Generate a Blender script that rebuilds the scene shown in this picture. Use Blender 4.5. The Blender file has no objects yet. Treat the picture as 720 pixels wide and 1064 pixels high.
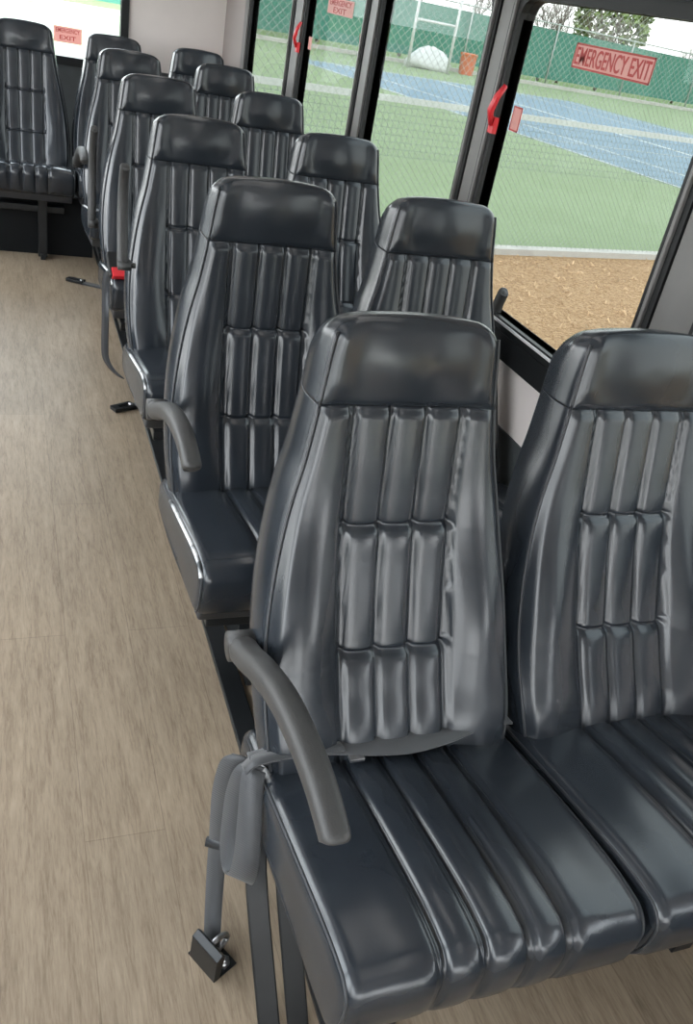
import bpy, bmesh, math, random
import numpy as np
from mathutils import Vector, Matrix, Quaternion
random.seed(7)
S = bpy.context.scene
COL = S.collection
FZ = 1.05                       # height of a headrest top above the bus floor
GZ = -0.75                      # outside ground below the bus floor
PI = math.pi

# ------------------------------------------------------------------ helpers
def link(name, me, mat=None, parent=None):
    o = bpy.data.objects.new(name, me)
    COL.objects.link(o)
    if mat is not None and me is not None and not me.materials:
        me.materials.append(mat)
    if parent is not None:
        o.parent = parent
    return o

def tag(o, label=None, cat=None, group=None, kind=None):
    if label: o['label'] = label
    if cat: o['category'] = cat
    if group: o['group'] = group
    if kind: o['kind'] = kind
    return o

def empty(name, loc=(0, 0, 0), rz=0.0):
    o = bpy.data.objects.new(name, None)
    o.empty_display_size = 0.1
    COL.objects.link(o)
    o.location = loc
    o.rotation_euler = (0, 0, rz)
    return o

class MB:
    """collects geometry for ONE mesh"""
    def __init__(self):
        self.v = []; self.f = []; self.sm = []
    def add(self, verts, faces, smooth=False):
        b = len(self.v)
        self.v.extend([tuple(map(float, p)) for p in verts])
        self.f.extend([tuple(int(i) + b for i in q) for q in faces])
        self.sm.extend([smooth] * len(faces))
        return self
    def box(self, x0, x1, y0, y1, z0, z1):
        v = [(x0, y0, z0), (x1, y0, z0), (x1, y1, z0), (x0, y1, z0), (x0, y0, z1), (x1, y0, z1), (x1, y1, z1), (x0, y1, z1)]
        return self.add(v, [(0, 3, 2, 1), (4, 5, 6, 7), (0, 1, 5, 4), (1, 2, 6, 5), (2, 3, 7, 6), (3, 0, 4, 7)])
    def prism(self, poly, axis, a, b):
        """poly: 2-D points in the two other axes, extruded along axis from a to b"""
        n = len(poly)
        def P(p, t):
            if axis == 0: return (t, p[0], p[1])
            if axis == 1: return (p[0], t, p[1])
            return (p[0], p[1], t)
        v = [P(p, a) for p in poly] + [P(p, b) for p in poly]
        f = [tuple(range(n))[::-1], tuple(range(n, 2 * n))]
        f += [(i, (i + 1) % n, n + (i + 1) % n, n + i) for i in range(n)]
        return self.add(v, f)
    def sweep(self, pts, sect, up=(0, 0, 1), scale=None, cap=True, smooth=True):
        """sect: 2-D section (side, up) swept along pts"""
        pts = [Vector(p) for p in pts]
        n = len(sect); V = []; F = []
        up = Vector(up)
        for i, p in enumerate(pts):
            t = (pts[min(i + 1, len(pts) - 1)] - pts[max(i - 1, 0)]).normalized()
            u_ = up if not callable(up) else up
            s = t.cross(u_)
            if s.length < 1e-4: s = t.cross(Vector((1, 0, 0)))
            s.normalize(); w = s.cross(t).normalized()
            k = scale[i] if scale else 1.0
            for a, b in sect:
                V.append(p + s * a * k + w * b * k)
        for i in range(len(pts) - 1):
            for j in range(n):
                F.append((i * n + j, i * n + (j + 1) % n, (i + 1) * n + (j + 1) % n, (i + 1) * n + j))
        if cap:
            F.append(tuple(range(n))[::-1]); F.append(tuple((len(pts) - 1) * n + j for j in range(n)))
        return self.add(V, F, smooth)
    def tube(self, pts, r, n=8, up=(0, 0, 1), smooth=True, scale=None):
        return self.sweep(pts, [(r * math.cos(2 * PI * k / n), r * math.sin(2 * PI * k / n)) for k in range(n)], up, scale, True, smooth)
    def cyl(self, a, b, r, n=16):
        a = Vector(a); b = Vector(b)
        up = (0, 0, 1) if abs((b - a).normalized().z) < .9 else (0, 1, 0)
        return self.tube([a, b], r, n, up)
    def mesh(self, name, bevel=0.0, auto=False):
        me = bpy.data.meshes.new(name)
        me.from_pydata(self.v, [], self.f)
        me.polygons.foreach_set('use_smooth', self.sm)
        me.update()
        bm = bmesh.new(); bm.from_mesh(me)
        bmesh.ops.recalc_face_normals(bm, faces=bm.faces)
        if bevel > 0:
            bmesh.ops.bevel(bm, geom=list(bm.edges), offset=bevel, segments=2, affect='EDGES', profile=0.5)
        bm.to_mesh(me); bm.free()
        me.update()
        return me
    def build(self, name, mat, parent=None, bevel=0.0):
        return link(name, self.mesh(name, bevel), mat, parent)

def rrect(w, h, r, n=4):
    out = []
    for cx, cy, a0 in ((w / 2 - r, h / 2 - r, 0), (-w / 2 + r, h / 2 - r, PI / 2), (-w / 2 + r, -h / 2 + r, PI), (w / 2 - r, -h / 2 + r, 1.5 * PI)):
        for k in range(n + 1):
            a = a0 + k * PI / 2 / n
            out.append((cx + r * math.cos(a), cy + r * math.sin(a)))
    return out

def catmull(pts, sub=8):
    P = [np.array(p, float) for p in pts]
    P = [2 * P[0] - P[1]] + P + [2 * P[-1] - P[-2]]
    out = []
    for i in range(1, len(P) - 2):
        for k in range(sub):
            t = k / sub
            out.append(.5 * ((2 * P[i]) + (-P[i - 1] + P[i + 1]) * t + (2 * P[i - 1] - 5 * P[i] + 4 * P[i + 1] - P[i + 2]) * t * t + (-P[i - 1] + 3 * P[i] - 3 * P[i + 1] + P[i + 2]) * t ** 3))
    out.append(P[-2])
    return [tuple(p) for p in out]

def sst(a, b, x):
    t = min(1.0, max(0.0, (x - a) / (b - a)))
    return t * t * (3 - 2 * t)

# ------------------------------------------------------------------ materials
def new_mat(name):
    m = bpy.data.materials.new(name); m.use_nodes = True
    nt = m.node_tree; b = nt.nodes['Principled BSDF']
    return m, nt, b

def simple(name, col, rough=.5, metal=0.0, spec=.5, noise=0.0, nscale=20.0, bump=0.0, bscale=200.0):
    m, nt, b = new_mat(name)
    b.inputs['Base Color'].default_value = (*col, 1)
    b.inputs['Roughness'].default_value = rough
    b.inputs['Metallic'].default_value = metal
    b.inputs['Specular IOR Level'].default_value = spec
    tc = nt.nodes.new('ShaderNodeTexCoord')
    if noise > 0:
        n = nt.nodes.new('ShaderNodeTexNoise'); n.inputs['Scale'].default_value = nscale; n.inputs['Detail'].default_value = 6
        nt.links.new(tc.outputs['Object'], n.inputs['Vector'])
        r = nt.nodes.new('ShaderNodeValToRGB')
        r.color_ramp.elements[0].color = (*[max(0, c * (1 - noise)) for c in col], 1); r.color_ramp.elements[0].position = .3
        r.color_ramp.elements[1].color = (*[min(1, c * (1 + noise)) for c in col], 1); r.color_ramp.elements[1].position = .7
        nt.links.new(n.outputs['Fac'], r.inputs['Fac']); nt.links.new(r.outputs['Color'], b.inputs['Base Color'])
    if bump > 0:
        n2 = nt.nodes.new('ShaderNodeTexNoise'); n2.inputs['Scale'].default_value = bscale; n2.inputs['Detail'].default_value = 3
        nt.links.new(tc.outputs['Object'], n2.inputs['Vector'])
        bp = nt.nodes.new('ShaderNodeBump'); bp.inputs['Strength'].default_value = bump; bp.inputs['Distance'].default_value = .002
        nt.links.new(n2.outputs['Fac'], bp.inputs['Height']); nt.links.new(bp.outputs['Normal'], b.inputs['Normal'])
    return m

def leather_mat():
    m, nt, b = new_mat('black_vinyl')
    tc = nt.nodes.new('ShaderNodeTexCoord')
    n1 = nt.nodes.new('ShaderNodeTexNoise'); n1.inputs['Scale'].default_value = 9; n1.inputs['Detail'].default_value = 2
    nt.links.new(tc.outputs['Object'], n1.inputs['Vector'])
    r = nt.nodes.new('ShaderNodeValToRGB')
    r.color_ramp.elements[0].position = .3; r.color_ramp.elements[0].color = (.0145, .0185, .0245, 1)
    r.color_ramp.elements[1].position = .75; r.color_ramp.elements[1].color = (.022, .0270, .034, 1)
    nt.links.new(n1.outputs['Fac'], r.inputs['Fac']); nt.links.new(r.outputs['Color'], b.inputs['Base Color'])
    rr = nt.nodes.new('ShaderNodeMapRange'); rr.inputs['To Min'].default_value = .205; rr.inputs['To Max'].default_value = .29
    nt.links.new(n1.outputs['Fac'], rr.inputs['Value']); nt.links.new(rr.outputs['Result'], b.inputs['Roughness'])
    b.inputs['Specular IOR Level'].default_value = .62
    v = nt.nodes.new('ShaderNodeTexNoise'); v.inputs['Scale'].default_value = 260; v.inputs['Detail'].default_value = 2
    nt.links.new(tc.outputs['Object'], v.inputs['Vector'])
    n2 = nt.nodes.new('ShaderNodeTexNoise'); n2.inputs['Scale'].default_value = 16; n2.inputs['Detail'].default_value = 1.5
    nt.links.new(tc.outputs['Object'], n2.inputs['Vector'])
    b1 = nt.nodes.new('ShaderNodeBump'); b1.inputs['Strength'].default_value = .06; b1.inputs['Distance'].default_value = .001
    b2 = nt.nodes.new('ShaderNodeBump'); b2.inputs['Strength'].default_value = .07; b2.inputs['Distance'].default_value = .006
    nt.links.new(v.outputs['Fac'], b1.inputs['Height']); nt.links.new(n2.outputs['Fac'], b2.inputs['Height'])
    nt.links.new(b2.outputs['Normal'], b1.inputs['Normal']); nt.links.new(b1.outputs['Normal'], b.inputs['Normal'])
    return m

def floor_mat():
    m, nt, b = new_mat('wood_look_vinyl')
    tc = nt.nodes.new('ShaderNodeTexCoord')
    def noise(scale, det, sc):
        mp = nt.nodes.new('ShaderNodeMapping'); mp.inputs['Scale'].default_value = sc
        nt.links.new(tc.outputs['Object'], mp.inputs['Vector'])
        n = nt.nodes.new('ShaderNodeTexNoise'); n.inputs['Scale'].default_value = scale; n.inputs['Detail'].default_value = det
        n.inputs['Roughness'].default_value = .65; n.inputs['Distortion'].default_value = .6
        nt.links.new(mp.outputs['Vector'], n.inputs['Vector']); return n
    a = noise(6, 8, (9, .9, 1)); c = noise(30, 6, (8, .8, 1)); d = noise(1.6, 3, (1.5, 1, 1))
    r = nt.nodes.new('ShaderNodeValToRGB')
    e = r.color_ramp.elements
    e[0].position = .25; e[0].color = (.115, .080, .052, 1)
    e[1].position = .80; e[1].color = (.43, .345, .255, 1)
    x = e.new(.5); x.color = (.285, .222, .158, 1)
    mx = nt.nodes.new('ShaderNodeMath'); mx.operation = 'ADD'
    m1 = nt.nodes.new('ShaderNodeMath'); m1.operation = 'MULTIPLY'; m1.inputs[1].default_value = .55
    m2 = nt.nodes.new('ShaderNodeMath'); m2.operation = 'MULTIPLY'; m2.inputs[1].default_value = .45
    nt.links.new(a.outputs['Fac'], m1.inputs[0]); nt.links.new(c.outputs['Fac'], m2.inputs[0])
    nt.links.new(m1.outputs[0], mx.inputs[0]); nt.links.new(m2.outputs[0], mx.inputs[1])
    nt.links.new(mx.outputs[0], r.inputs['Fac'])
    br = nt.nodes.new('ShaderNodeTexBrick')
    mp = nt.nodes.new('ShaderNodeMapping'); mp.inputs['Rotation'].default_value = (0, 0, PI / 2)
    nt.links.new(tc.outputs['Object'], mp.inputs['Vector']); nt.links.new(mp.outputs['Vector'], br.inputs['Vector'])
    br.inputs['Scale'].default_value = 1; br.inputs['Brick Width'].default_value = 1.2; br.inputs['Row Height'].default_value = .15
    br.inputs['Mortar Size'].default_value = .0012; br.inputs['Mortar Smooth'].default_value = .5
    br.inputs['Color1'].default_value = (.92, .92, .92, 1); br.inputs['Color2'].default_value = (1.06, 1.05, 1.04, 1); br.inputs['Mortar'].default_value = (.7, .68, .66, 1)
    mul = nt.nodes.new('ShaderNodeMixRGB'); mul.blend_type = 'MULTIPLY'; mul.inputs['Fac'].default_value = .8
    nt.links.new(r.outputs['Color'], mul.inputs['Color1']); nt.links.new(br.outputs['Color'], mul.inputs['Color2'])
    mul2 = nt.nodes.new('ShaderNodeMixRGB'); mul2.blend_type = 'OVERLAY'; mul2.inputs['Fac'].default_value = .25
    nt.links.new(mul.outputs['Color'], mul2.inputs['Color1']); nt.links.new(d.outputs['Fac'], mul2.inputs['Color2'])
    nt.links.new(mul2.outputs['Color'], b.inputs['Base Color'])
    b.inputs['Roughness'].default_value = .42; b.inputs['Specular IOR Level'].default_value = .45
    bp = nt.nodes.new('ShaderNodeBump'); bp.inputs['Strength'].default_value = .12; bp.inputs['Distance'].default_value = .001
    nt.links.new(c.outputs['Fac'], bp.inputs['Height']); nt.links.new(bp.outputs['Normal'], b.inputs['Normal'])
    return m

def glass_mat(name, tint, refl=.05):
    m = bpy.data.materials.new(name); m.use_nodes = True
    nt = m.node_tree; nt.nodes.clear()
    o = nt.nodes.new('ShaderNodeOutputMaterial')
    t = nt.nodes.new('ShaderNodeBsdfTransparent'); t.inputs['Color'].default_value = (*tint, 1)
    g = nt.nodes.new('ShaderNodeBsdfGlossy'); g.inputs['Roughness'].default_value = .02; g.inputs['Color'].default_value = (1, 1, 1, 1)
    lw = nt.nodes.new('ShaderNodeLayerWeight'); lw.inputs['Blend'].default_value = .5
    pw = nt.nodes.new('ShaderNodeMath'); pw.operation = 'POWER'; pw.inputs[1].default_value = 6
    nt.links.new(lw.outputs['Facing'], pw.inputs[0])
    fr = nt.nodes.new('ShaderNodeMapRange'); fr.inputs['To Min'].default_value = refl * .12; fr.inputs['To Max'].default_value = .3
    nt.links.new(pw.outputs[0], fr.inputs['Value'])
    mx = nt.nodes.new('ShaderNodeMixShader')
    nt.links.new(fr.outputs['Result'], mx.inputs['Fac']); nt.links.new(t.outputs['BSDF'], mx.inputs[1]); nt.links.new(g.outputs['BSDF'], mx.inputs[2])
    nt.links.new(mx.outputs['Shader'], o.inputs['Surface'])
    return m

def emit_mat(name, col, st):
    m = bpy.data.materials.new(name); m.use_nodes = True
    nt = m.node_tree; nt.nodes.clear()
    o = nt.nodes.new('ShaderNodeOutputMaterial'); e = nt.nodes.new('ShaderNodeEmission')
    e.inputs['Color'].default_value = (*col, 1); e.inputs['Strength'].default_value = st
    nt.links.new(e.outputs['Emission'], o.inputs['Surface'])
    return m

def scuff_mat():
    """piping whose white core shows where the vinyl has worn through"""
    m, nt, b = new_mat('worn_piping')
    tc = nt.nodes.new('ShaderNodeTexCoord')
    n = nt.nodes.new('ShaderNodeTexNoise'); n.inputs['Scale'].default_value = 14; n.inputs['Detail'].default_value = 4
    nt.links.new(tc.outputs['Object'], n.inputs['Vector'])
    r = nt.nodes.new('ShaderNodeValToRGB'); r.color_ramp.elements[0].position = .42; r.color_ramp.elements[0].color = (.05, .055, .06, 1)
    r.color_ramp.elements[1].position = .50; r.color_ramp.elements[1].color = (.72, .73, .74, 1)
    nt.links.new(n.outputs['Fac'], r.inputs['Fac']); nt.links.new(r.outputs['Color'], b.inputs['Base Color'])
    b.inputs['Roughness'].default_value = .5
    return m

def web_mat():
    m, nt, b = new_mat('seat_belt_webbing')
    tc = nt.nodes.new('ShaderNodeTexCoord')
    w = nt.nodes.new('ShaderNodeTexWave'); w.inputs['Scale'].default_value = 130; w.bands_direction = 'DIAGONAL'
    nt.links.new(tc.outputs['Object'], w.inputs['Vector'])
    b.inputs['Base Color'].default_value = (.042, .044, .048, 1); b.inputs['Roughness'].default_value = .55
    b.inputs['Sheen Weight'].default_value = .25
    bp = nt.nodes.new('ShaderNodeBump'); bp.inputs['Strength'].default_value = .2; bp.inputs['Distance'].default_value = .001
    nt.links.new(w.outputs['Fac'], bp.inputs['Height']); nt.links.new(bp.outputs['Normal'], b.inputs['Normal'])
    return m

def film_mat():
    m, nt, b = new_mat('sign_film')
    b.inputs['Base Color'].default_value = (.74, .47, .44, 1); b.inputs['Roughness'].default_value = .5
    t = nt.nodes.new('ShaderNodeBsdfTranslucent'); t.inputs['Color'].default_value = (.80, .50, .46, 1)
    mx = nt.nodes.new('ShaderNodeMixShader'); mx.inputs['Fac'].default_value = .45
    nt.links.new(b.outputs['BSDF'], mx.inputs[1]); nt.links.new(t.outputs['BSDF'], mx.inputs[2])
    nt.links.new(mx.outputs['Shader'], nt.nodes['Material Output'].inputs['Surface'])
    return m

M = dict(
    leather=leather_mat(), floor=floor_mat(), web=web_mat(), scuff=scuff_mat(),
    piping=simple('piping_vinyl', (.028, .031, .036), .4),
    shell=simple('seat_back_shell', (.03, .032, .036), .5, bump=.2),
    steel=simple('black_painted_steel', (.012, .013, .014), .30, 0, .35, noise=.3, nscale=12),
    plastic=simple('armrest_plastic', (.040, .040, .040), .48, 0, .5, noise=.12, nscale=30, bump=.25, bscale=500),
    chrome=simple('zinc_steel', (.45, .45, .46), .35, 1.0, noise=.3, nscale=60),
    red=simple('red_plastic', (.62, .02, .03), .35),
    white_thread=simple('white_thread', (.75, .75, .73), .8),
    panel=simple('wall_panel', (.80, .735, .71), .55, noise=.03, nscale=4, bump=.1, bscale=120),
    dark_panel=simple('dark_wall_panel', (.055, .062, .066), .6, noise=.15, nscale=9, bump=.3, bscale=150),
    ceil=simple('ceiling_panel', (.50, .49, .48), .6),
    frame=simple('black_window_frame', (.009, .010, .011), .5, 0, .35),
    post=simple('grey_post', (.15, .147, .143), .42, noise=.05),
    corner=simple('corner_moulding', (.34, .30, .285), .55),
    kick=simple('black_kick_panel', (.004, .005, .006), .7, 0, .2),
    rubber=simple('rubber_gasket', (.012, .012, .013), .6),
    bright=simple('sill_highlight', (.85, .85, .85), .35, .2),  # specular highlight along the sill, put into the colour as white
    glass=glass_mat('tinted_glass', (.50, .515, .505)),
    clear=glass_mat('clear_glass', (.95, .96, .96)),
    rearglass=glass_mat('rear_glass', (.93, .96, .96)),
    fill_lamp=emit_mat('fill_glow', (1.0, .965, .92), 2.0),  # glow of the added interior fill strips
    sign_back=film_mat(),
    sign_red=simple('sign_red_ink', (.42, .035, .03), .5),
)

# ------------------------------------------------------------------ camera
cam = bpy.data.cameras.new('camera'); co = bpy.data.objects.new('camera', cam); COL.objects.link(co)
CP = (-.5545, -1.0763, .3719 + FZ)
yaw, pitch, roll, fpx = -.4337, .5325, .2024, 884.83
cy_, sy_, cp_, sp_ = math.cos(yaw), math.sin(yaw), math.cos(pitch), math.sin(pitch)
f_ = Vector((-sy_ * cp_, cy_ * cp_, -sp_)); r_ = Vector((cy_, sy_, 0)); u_ = r_.cross(f_)
r2 = r_ * math.cos(roll) + u_ * math.sin(roll); u2 = u_ * math.cos(roll) - r_ * math.sin(roll)
mw = Matrix(((r2.x, u2.x, -f_.x, CP[0]), (r2.y, u2.y, -f_.y, CP[1]), (r2.z, u2.z, -f_.z, CP[2]), (0, 0, 0, 1)))
co.matrix_world = mw
cam.sensor_fit = 'HORIZONTAL'; cam.sensor_width = 36; cam.lens = fpx / 720 * 36
cam.clip_start = .02; cam.clip_end = 400
S.camera = co

# ------------------------------------------------------------------ seat meshes
# seat frame: x across, -y forward, origin on the floor below the middle of the headrest front; heights below are relative to the headrest top
PROF = np.array([(-.72, -.252, .186), (-.69, -.256, .198), (-.652, -.247, .209), (-.60, -.221, .2155), (-.55, -.184, .217), (-.496, -.150, .2155), (-.45, -.127, .212), (-.40, -.103, .205),
                 (-.355, -.083, .197), (-.312, -.067, .1885), (-.265, -.053, .178), (-.22, -.042, .1655), (-.175, -.031, .157), (-.132, -.021, .1495), (-.09, -.013, .144), (-.05, -.007, .1395), (-.02, -.002, .134), (.0, .0, .130)])
def sm_interp(z, k):
    h = .018
    return (np.interp(z - h, PROF[:, 0], PROF[:, k]) + 2 * np.interp(z, PROF[:, 0], PROF[:, k]) + np.interp(z + h, PROF[:, 0], PROF[:, k])) / 4
YF = lambda z: sm_interp(z, 1)
HW = lambda z: sm_interp(z, 2)
TH = lambda z: .112 + .012 * math.exp(-((z + .35) / .2) ** 2) - .02 * sst(-.08, 0, z) - .02 * sst(-.6, -.7, z)
SEAM = -.132; MID = -.312; LOW = -.496
LINES = (-.0885, -.0295, .0295, .0885)

def back_disp(x, z):
    """how far the upholstery stands proud of the seat profile (towards the sitter)"""
    ax = abs(x)
    d = 0.0
    # channels
    inner = sst(.098, .088, ax)
    dl = min(abs(x - l) for l in LINES)
    d -= .0075 * math.exp(-(dl / .0042) ** 2)
    d -= .004 * math.exp(-((ax - .0965) / .0026) ** 2)
    if inner > 0:
        loc = min(dl, .0295) / .0295
        d += inner * .0055 * (1 - (1 - loc) ** 2.2)
        for h in (MID, LOW):
            dz = z - h
            d -= inner * .0062 * math.exp(-(dz / .0036) ** 2)
            if dz < 0: d += inner * .0080 * math.exp(dz / .06) * (1 - math.exp(dz / .014))
            else: d -= inner * .0035 * math.exp(-dz / .03)
    # side wings
    hw = HW(z)
    xp = .5 * (.097 + hw) + .002; xw = .5 * (hw - .097) + .008
    q = (ax - xp) / xw
    w = max(0.0, 1 - q * q) if ax > .097 else 0.0
    d += w * (.026 * math.exp(-((z + .47) / .15) ** 2) + .008)
    # seam under the headrest
    d -= .006 * math.exp(-((z - SEAM) / .007) ** 2)
    return d

def head_disp(x, z):
    ax = abs(x)
    hz = sst(-.128, -.095, z) * (1 - sst(-.035, -.008, z))
    q = math.sqrt((ax / .098) ** 2 + ((z + .068) / .060) ** 2)
    d = .012 * (1 - sst(.15, 1.2, q))
    d -= .006 * math.exp(-((z - SEAM) / .007) ** 2)
    d += .006 * math.exp(-((ax - .118) / .02) ** 2) * hz
    # slack creases running in from the lower corners
    d += .0007 * math.sin(50 * (x + .6 * z)) * sst(.06, .12, ax) * hz
    return d

def back_ring(z, disp, shrink=0.0, rr=.021, nf=111):
    hw = HW(z) - shrink; yf = YF(z) + shrink * .9; th = TH(z) - 1.7 * shrink
    th = max(th, .01); r = min(rr, th * .4, hw * .5)
    pts = []
    for k in range(nf):
        t = -1 + 2 * k / (nf - 1)
        x = hw * (.72 * t + .28 * math.sin(t * PI / 2)) if True else hw * t
        ax = abs(x)
        e = 0.0
        if ax > hw - r:
            q = (ax - (hw - r)) / r
            e = r * (1 - math.sqrt(max(0, 1 - q * q)))
        fade = 1 - sst(hw - r * 1.0, hw - r * .2, ax)
        pts.append((x, yf + e - disp(x, z) * fade))
    sides = []
    rb = min(.035, th * .4)
    y0 = yf + r; y1 = yf + th - rb
    ns = 6
    for k in range(1, ns + 1):
        t = k / ns
        sides.append((hw + .004 * math.sin(PI * t), y0 + (y1 - y0) * t))
    for k in range(1, 6):
        a = k / 5 * PI / 2
        sides.append((hw - rb + rb * math.cos(a), y1 + rb * math.sin(a)))
    nb = 10
    bk = [((hw - rb) * (1 - 2 * k / nb), yf + th + .006 * math.sin(PI * k / nb)) for k in range(1, nb)]
    ring = pts + sides + bk + [(-x, y) for x, y in sides[::-1]]
    return ring

def warp_top(x, y, z):
    yf = YF(z); s = sst(-.10, 0, z)
    zz = z - .34 * max(0, y - yf) * s + .010 * (1 - min(1, (x / .13) ** 2)) * s
    return zz

def loft(rings, cap0=True, cap1=True):
    n = len(rings[0]); V = [p for r in rings for p in r]; F = []
    for i in range(len(rings) - 1):
        for j in range(n):
            F.append((i * n + j, i * n + (j + 1) % n, (i + 1) * n + (j + 1) % n, (i + 1) * n + j))
    if cap0: F.append(tuple(range(n))[::-1])
    if cap1: F.append(tuple((len(rings) - 1) * n + j for j in range(n)))
    return V, F

PIV = Vector((0, -.20, FZ - .60))       # recliner hinge
def rel(p): return (p[0] - PIV[0], p[1] - PIV[1], p[2] + FZ - PIV[2])

# lower backrest
zs = []
z = -.72
while z < SEAM - .0005:
    zs.append(z)
    near = min(abs(z - MID), abs(z - LOW), abs(z - SEAM))
    z += .0032 if near < .022 else .0085
zs.append(SEAM + .0005)
rings = []
for k, (dz, sh) in enumerate(((0, .03), (.004, .018), (.012, .008), (.024, .002))):
    rings.append([rel((x, y, -.745 + dz)) for x, y in back_ring(-.72, back_disp, sh)])
for z in zs:
    rings.append([rel((x, y, z)) for x, y in back_ring(z, back_disp)])
V, F = loft(rings)
ME_BACK = MB().add(V, F, True).mesh('backrest')
# headrest
rings = []
zs = list(np.linspace(SEAM + .0005, SEAM + .02, 6)) + list(np.linspace(SEAM + .027, -.030, 13))
for z in zs:
    rings.append([rel((x, y, warp_top(x, y, z))) for x, y in back_ring(z, head_disp)])
R = .028
for k in range(1, 9):
    a = k / 8 * PI / 2
    z = -.030 + R * math.sin(a); sh = R * (1 - math.cos(a))
    rings.append([rel((x, y, warp_top(x, y, z))) for x, y in back_ring(z, head_disp, sh, rr=.024)])
for sh in (.034, .040, .045):
    rings.append([rel((x, y, warp_top(x, y, -.002 + (sh - .028) * .12))) for x, y in back_ring(-.002, lambda a, b: 0, sh, rr=.015)])
V, F = loft(rings)
ME_HEAD = MB().add(V, F, True).mesh('headrest')

def piping_mesh(zlist, warp, sg):
    mb = MB()
    if True:
        pts = []
        for z in zlist:
            hw = HW(z); r = .021; a = math.radians(48)
            x = hw - r + r * math.sin(a); y = YF(z) + r * (1 - math.cos(a)) - .0015
            zz = warp_top(x, y, z) if warp else z
            pts.append(rel((sg * (x + .0005), y, zz)))
        mb.tube(pts, .0026, 6, up=(1, 0, 0))
    return mb
ME_PIPE_B = [piping_mesh(np.linspace(-.69, SEAM, 40), False, sg).mesh('piping') for sg in (-1, 1)]
ME_PIPE_H = [piping_mesh(np.linspace(SEAM, -.024, 12), True, sg).mesh('piping') for sg in (-1, 1)]

# cushion : yz loop swept across x
def cushion_loop():
    top = [(-.125, -.668), (-.20, -.656), (-.26, -.643), (-.33, -.627), (-.40, -.613), (-.47, -.6005), (-.53, -.5915), (-.57, -.588)]
    top = [(y, z) for y, z in catmull(top, 4)]
    rnd = []
    cy, cz, r = -.592, -.628, .040
    for k in range(1, 9):
        a = PI / 2 + k / 8 * (PI / 2) * 1.05
        rnd.append((cy + r * 1.05 * math.cos(a), cz + r * math.sin(a)))
    front = [(-.633, -.652), (-.630, -.672), (-.624, -.690)]
    rnd2 = [(-.616, -.703), (-.604, -.711), (-.588, -.715)]
    bot = [(-.50, -.722), (-.40, -.735), (-.30, -.748), (-.20, -.757), (-.14, -.760)]
    bk = [(-.118, -.752), (-.110, -.73), (-.110, -.70), (-.114, -.680)]
    L = top + rnd + front + rnd2 + bot + bk
    w = [1] * len(top) + [1] * len(rnd) + [.9, .6, .3] + [0.1, 0, 0] + [0] * (len(bot) + len(bk))
    w[0] = 0; w[1] = .5
    return np.array(L), np.array(w)
CL, CW_ = cushion_loop()
CL[:, 0] = -.11 + (CL[:, 0] + .11) * .970
nC = len(CL)
tg = np.roll(CL, -1, 0) - np.roll(CL, 1, 0)
CN = np.stack([tg[:, 1], -tg[:, 0]], 1); CN /= np.linalg.norm(CN, axis=1)[:, None]
ctr = CL.mean(0)
if ((CL - ctr) * CN).sum() < 0: CN = -CN
CHW = .2195
def cush_disp(x):
    dl = min(abs(x - l) for l in LINES)
    d = -.0075 * math.exp(-(dl / .0036) ** 2)
    d2 = min(abs(x - l * (1 + .009 / abs(l))) for l in LINES)
    d -= .0055 * math.exp(-(d2 / .003) ** 2)
    loc = min(dl, .0295) / .0295
    d += .006 * (1 - (1 - loc) ** 2) * (1 - .5 * sst(.13, .2, abs(x)))
    return d
rings = []
rE = .022
xs = []
for k in range(7):
    a = k / 7 * PI / 2
    xs.append((-CHW + rE - rE * math.cos(a) - 0.0, rE * (1 - math.sin(a))))
core = list(np.linspace(-CHW + rE, CHW - rE, 121))
cols = xs + [(x, 0.0) for x in core] + [(-x, i) for x, i in xs[::-1]]
for x, inset in cols:
    d = cush_disp(x) if inset == 0 else cush_disp(CHW - rE) * (1 - inset / rE)
    P = CL - CN * inset + CN * (CW_ * d)[:, None]
    belly = .011 * math.cos(x / CHW * PI / 2)
    bulge = 1 + 0.0
    rings.append([(x + (.004 * math.sin((p[0] + .12) / -.5 * PI) if abs(x) > CHW - rE else 0) * (1 if x > 0 else -1), p[0], p[1] + belly * CW_[i] + FZ) for i, p in enumerate(P)])
V, F = loft(rings)
ME_CUSH = MB().add(V, F, True).mesh('seat_cushion')

def cush_pipe(sg, a, b):
    """piping along a side edge of the cushion, from loop index a to b"""
    pts = []
    for i in range(a, b):
        ang = math.radians(45)
        inset = rE * (1 - math.sin(ang)); x = CHW - rE + rE * math.cos(ang) + .004 * math.sin((CL[i][0] + .12) / -.5 * PI)
        p = CL[i] - CN[i] * (inset - .001)
        pts.append((sg * (x + .001), p[0], p[1] + FZ))
    return pts
IB = 42
ME_CPIPE = [MB().tube(cush_pipe(sg, 1, IB), .0026, 6, up=(1, 0, 0)).mesh('piping') for sg in (-1, 1)]
ME_SCUFF = MB().tube([(p[0] - .0015, p[1], p[2] + .0015) for p in cush_pipe(-1, 9, 34)], .0042, 8, up=(1, 0, 0)).mesh('worn_edge')

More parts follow.
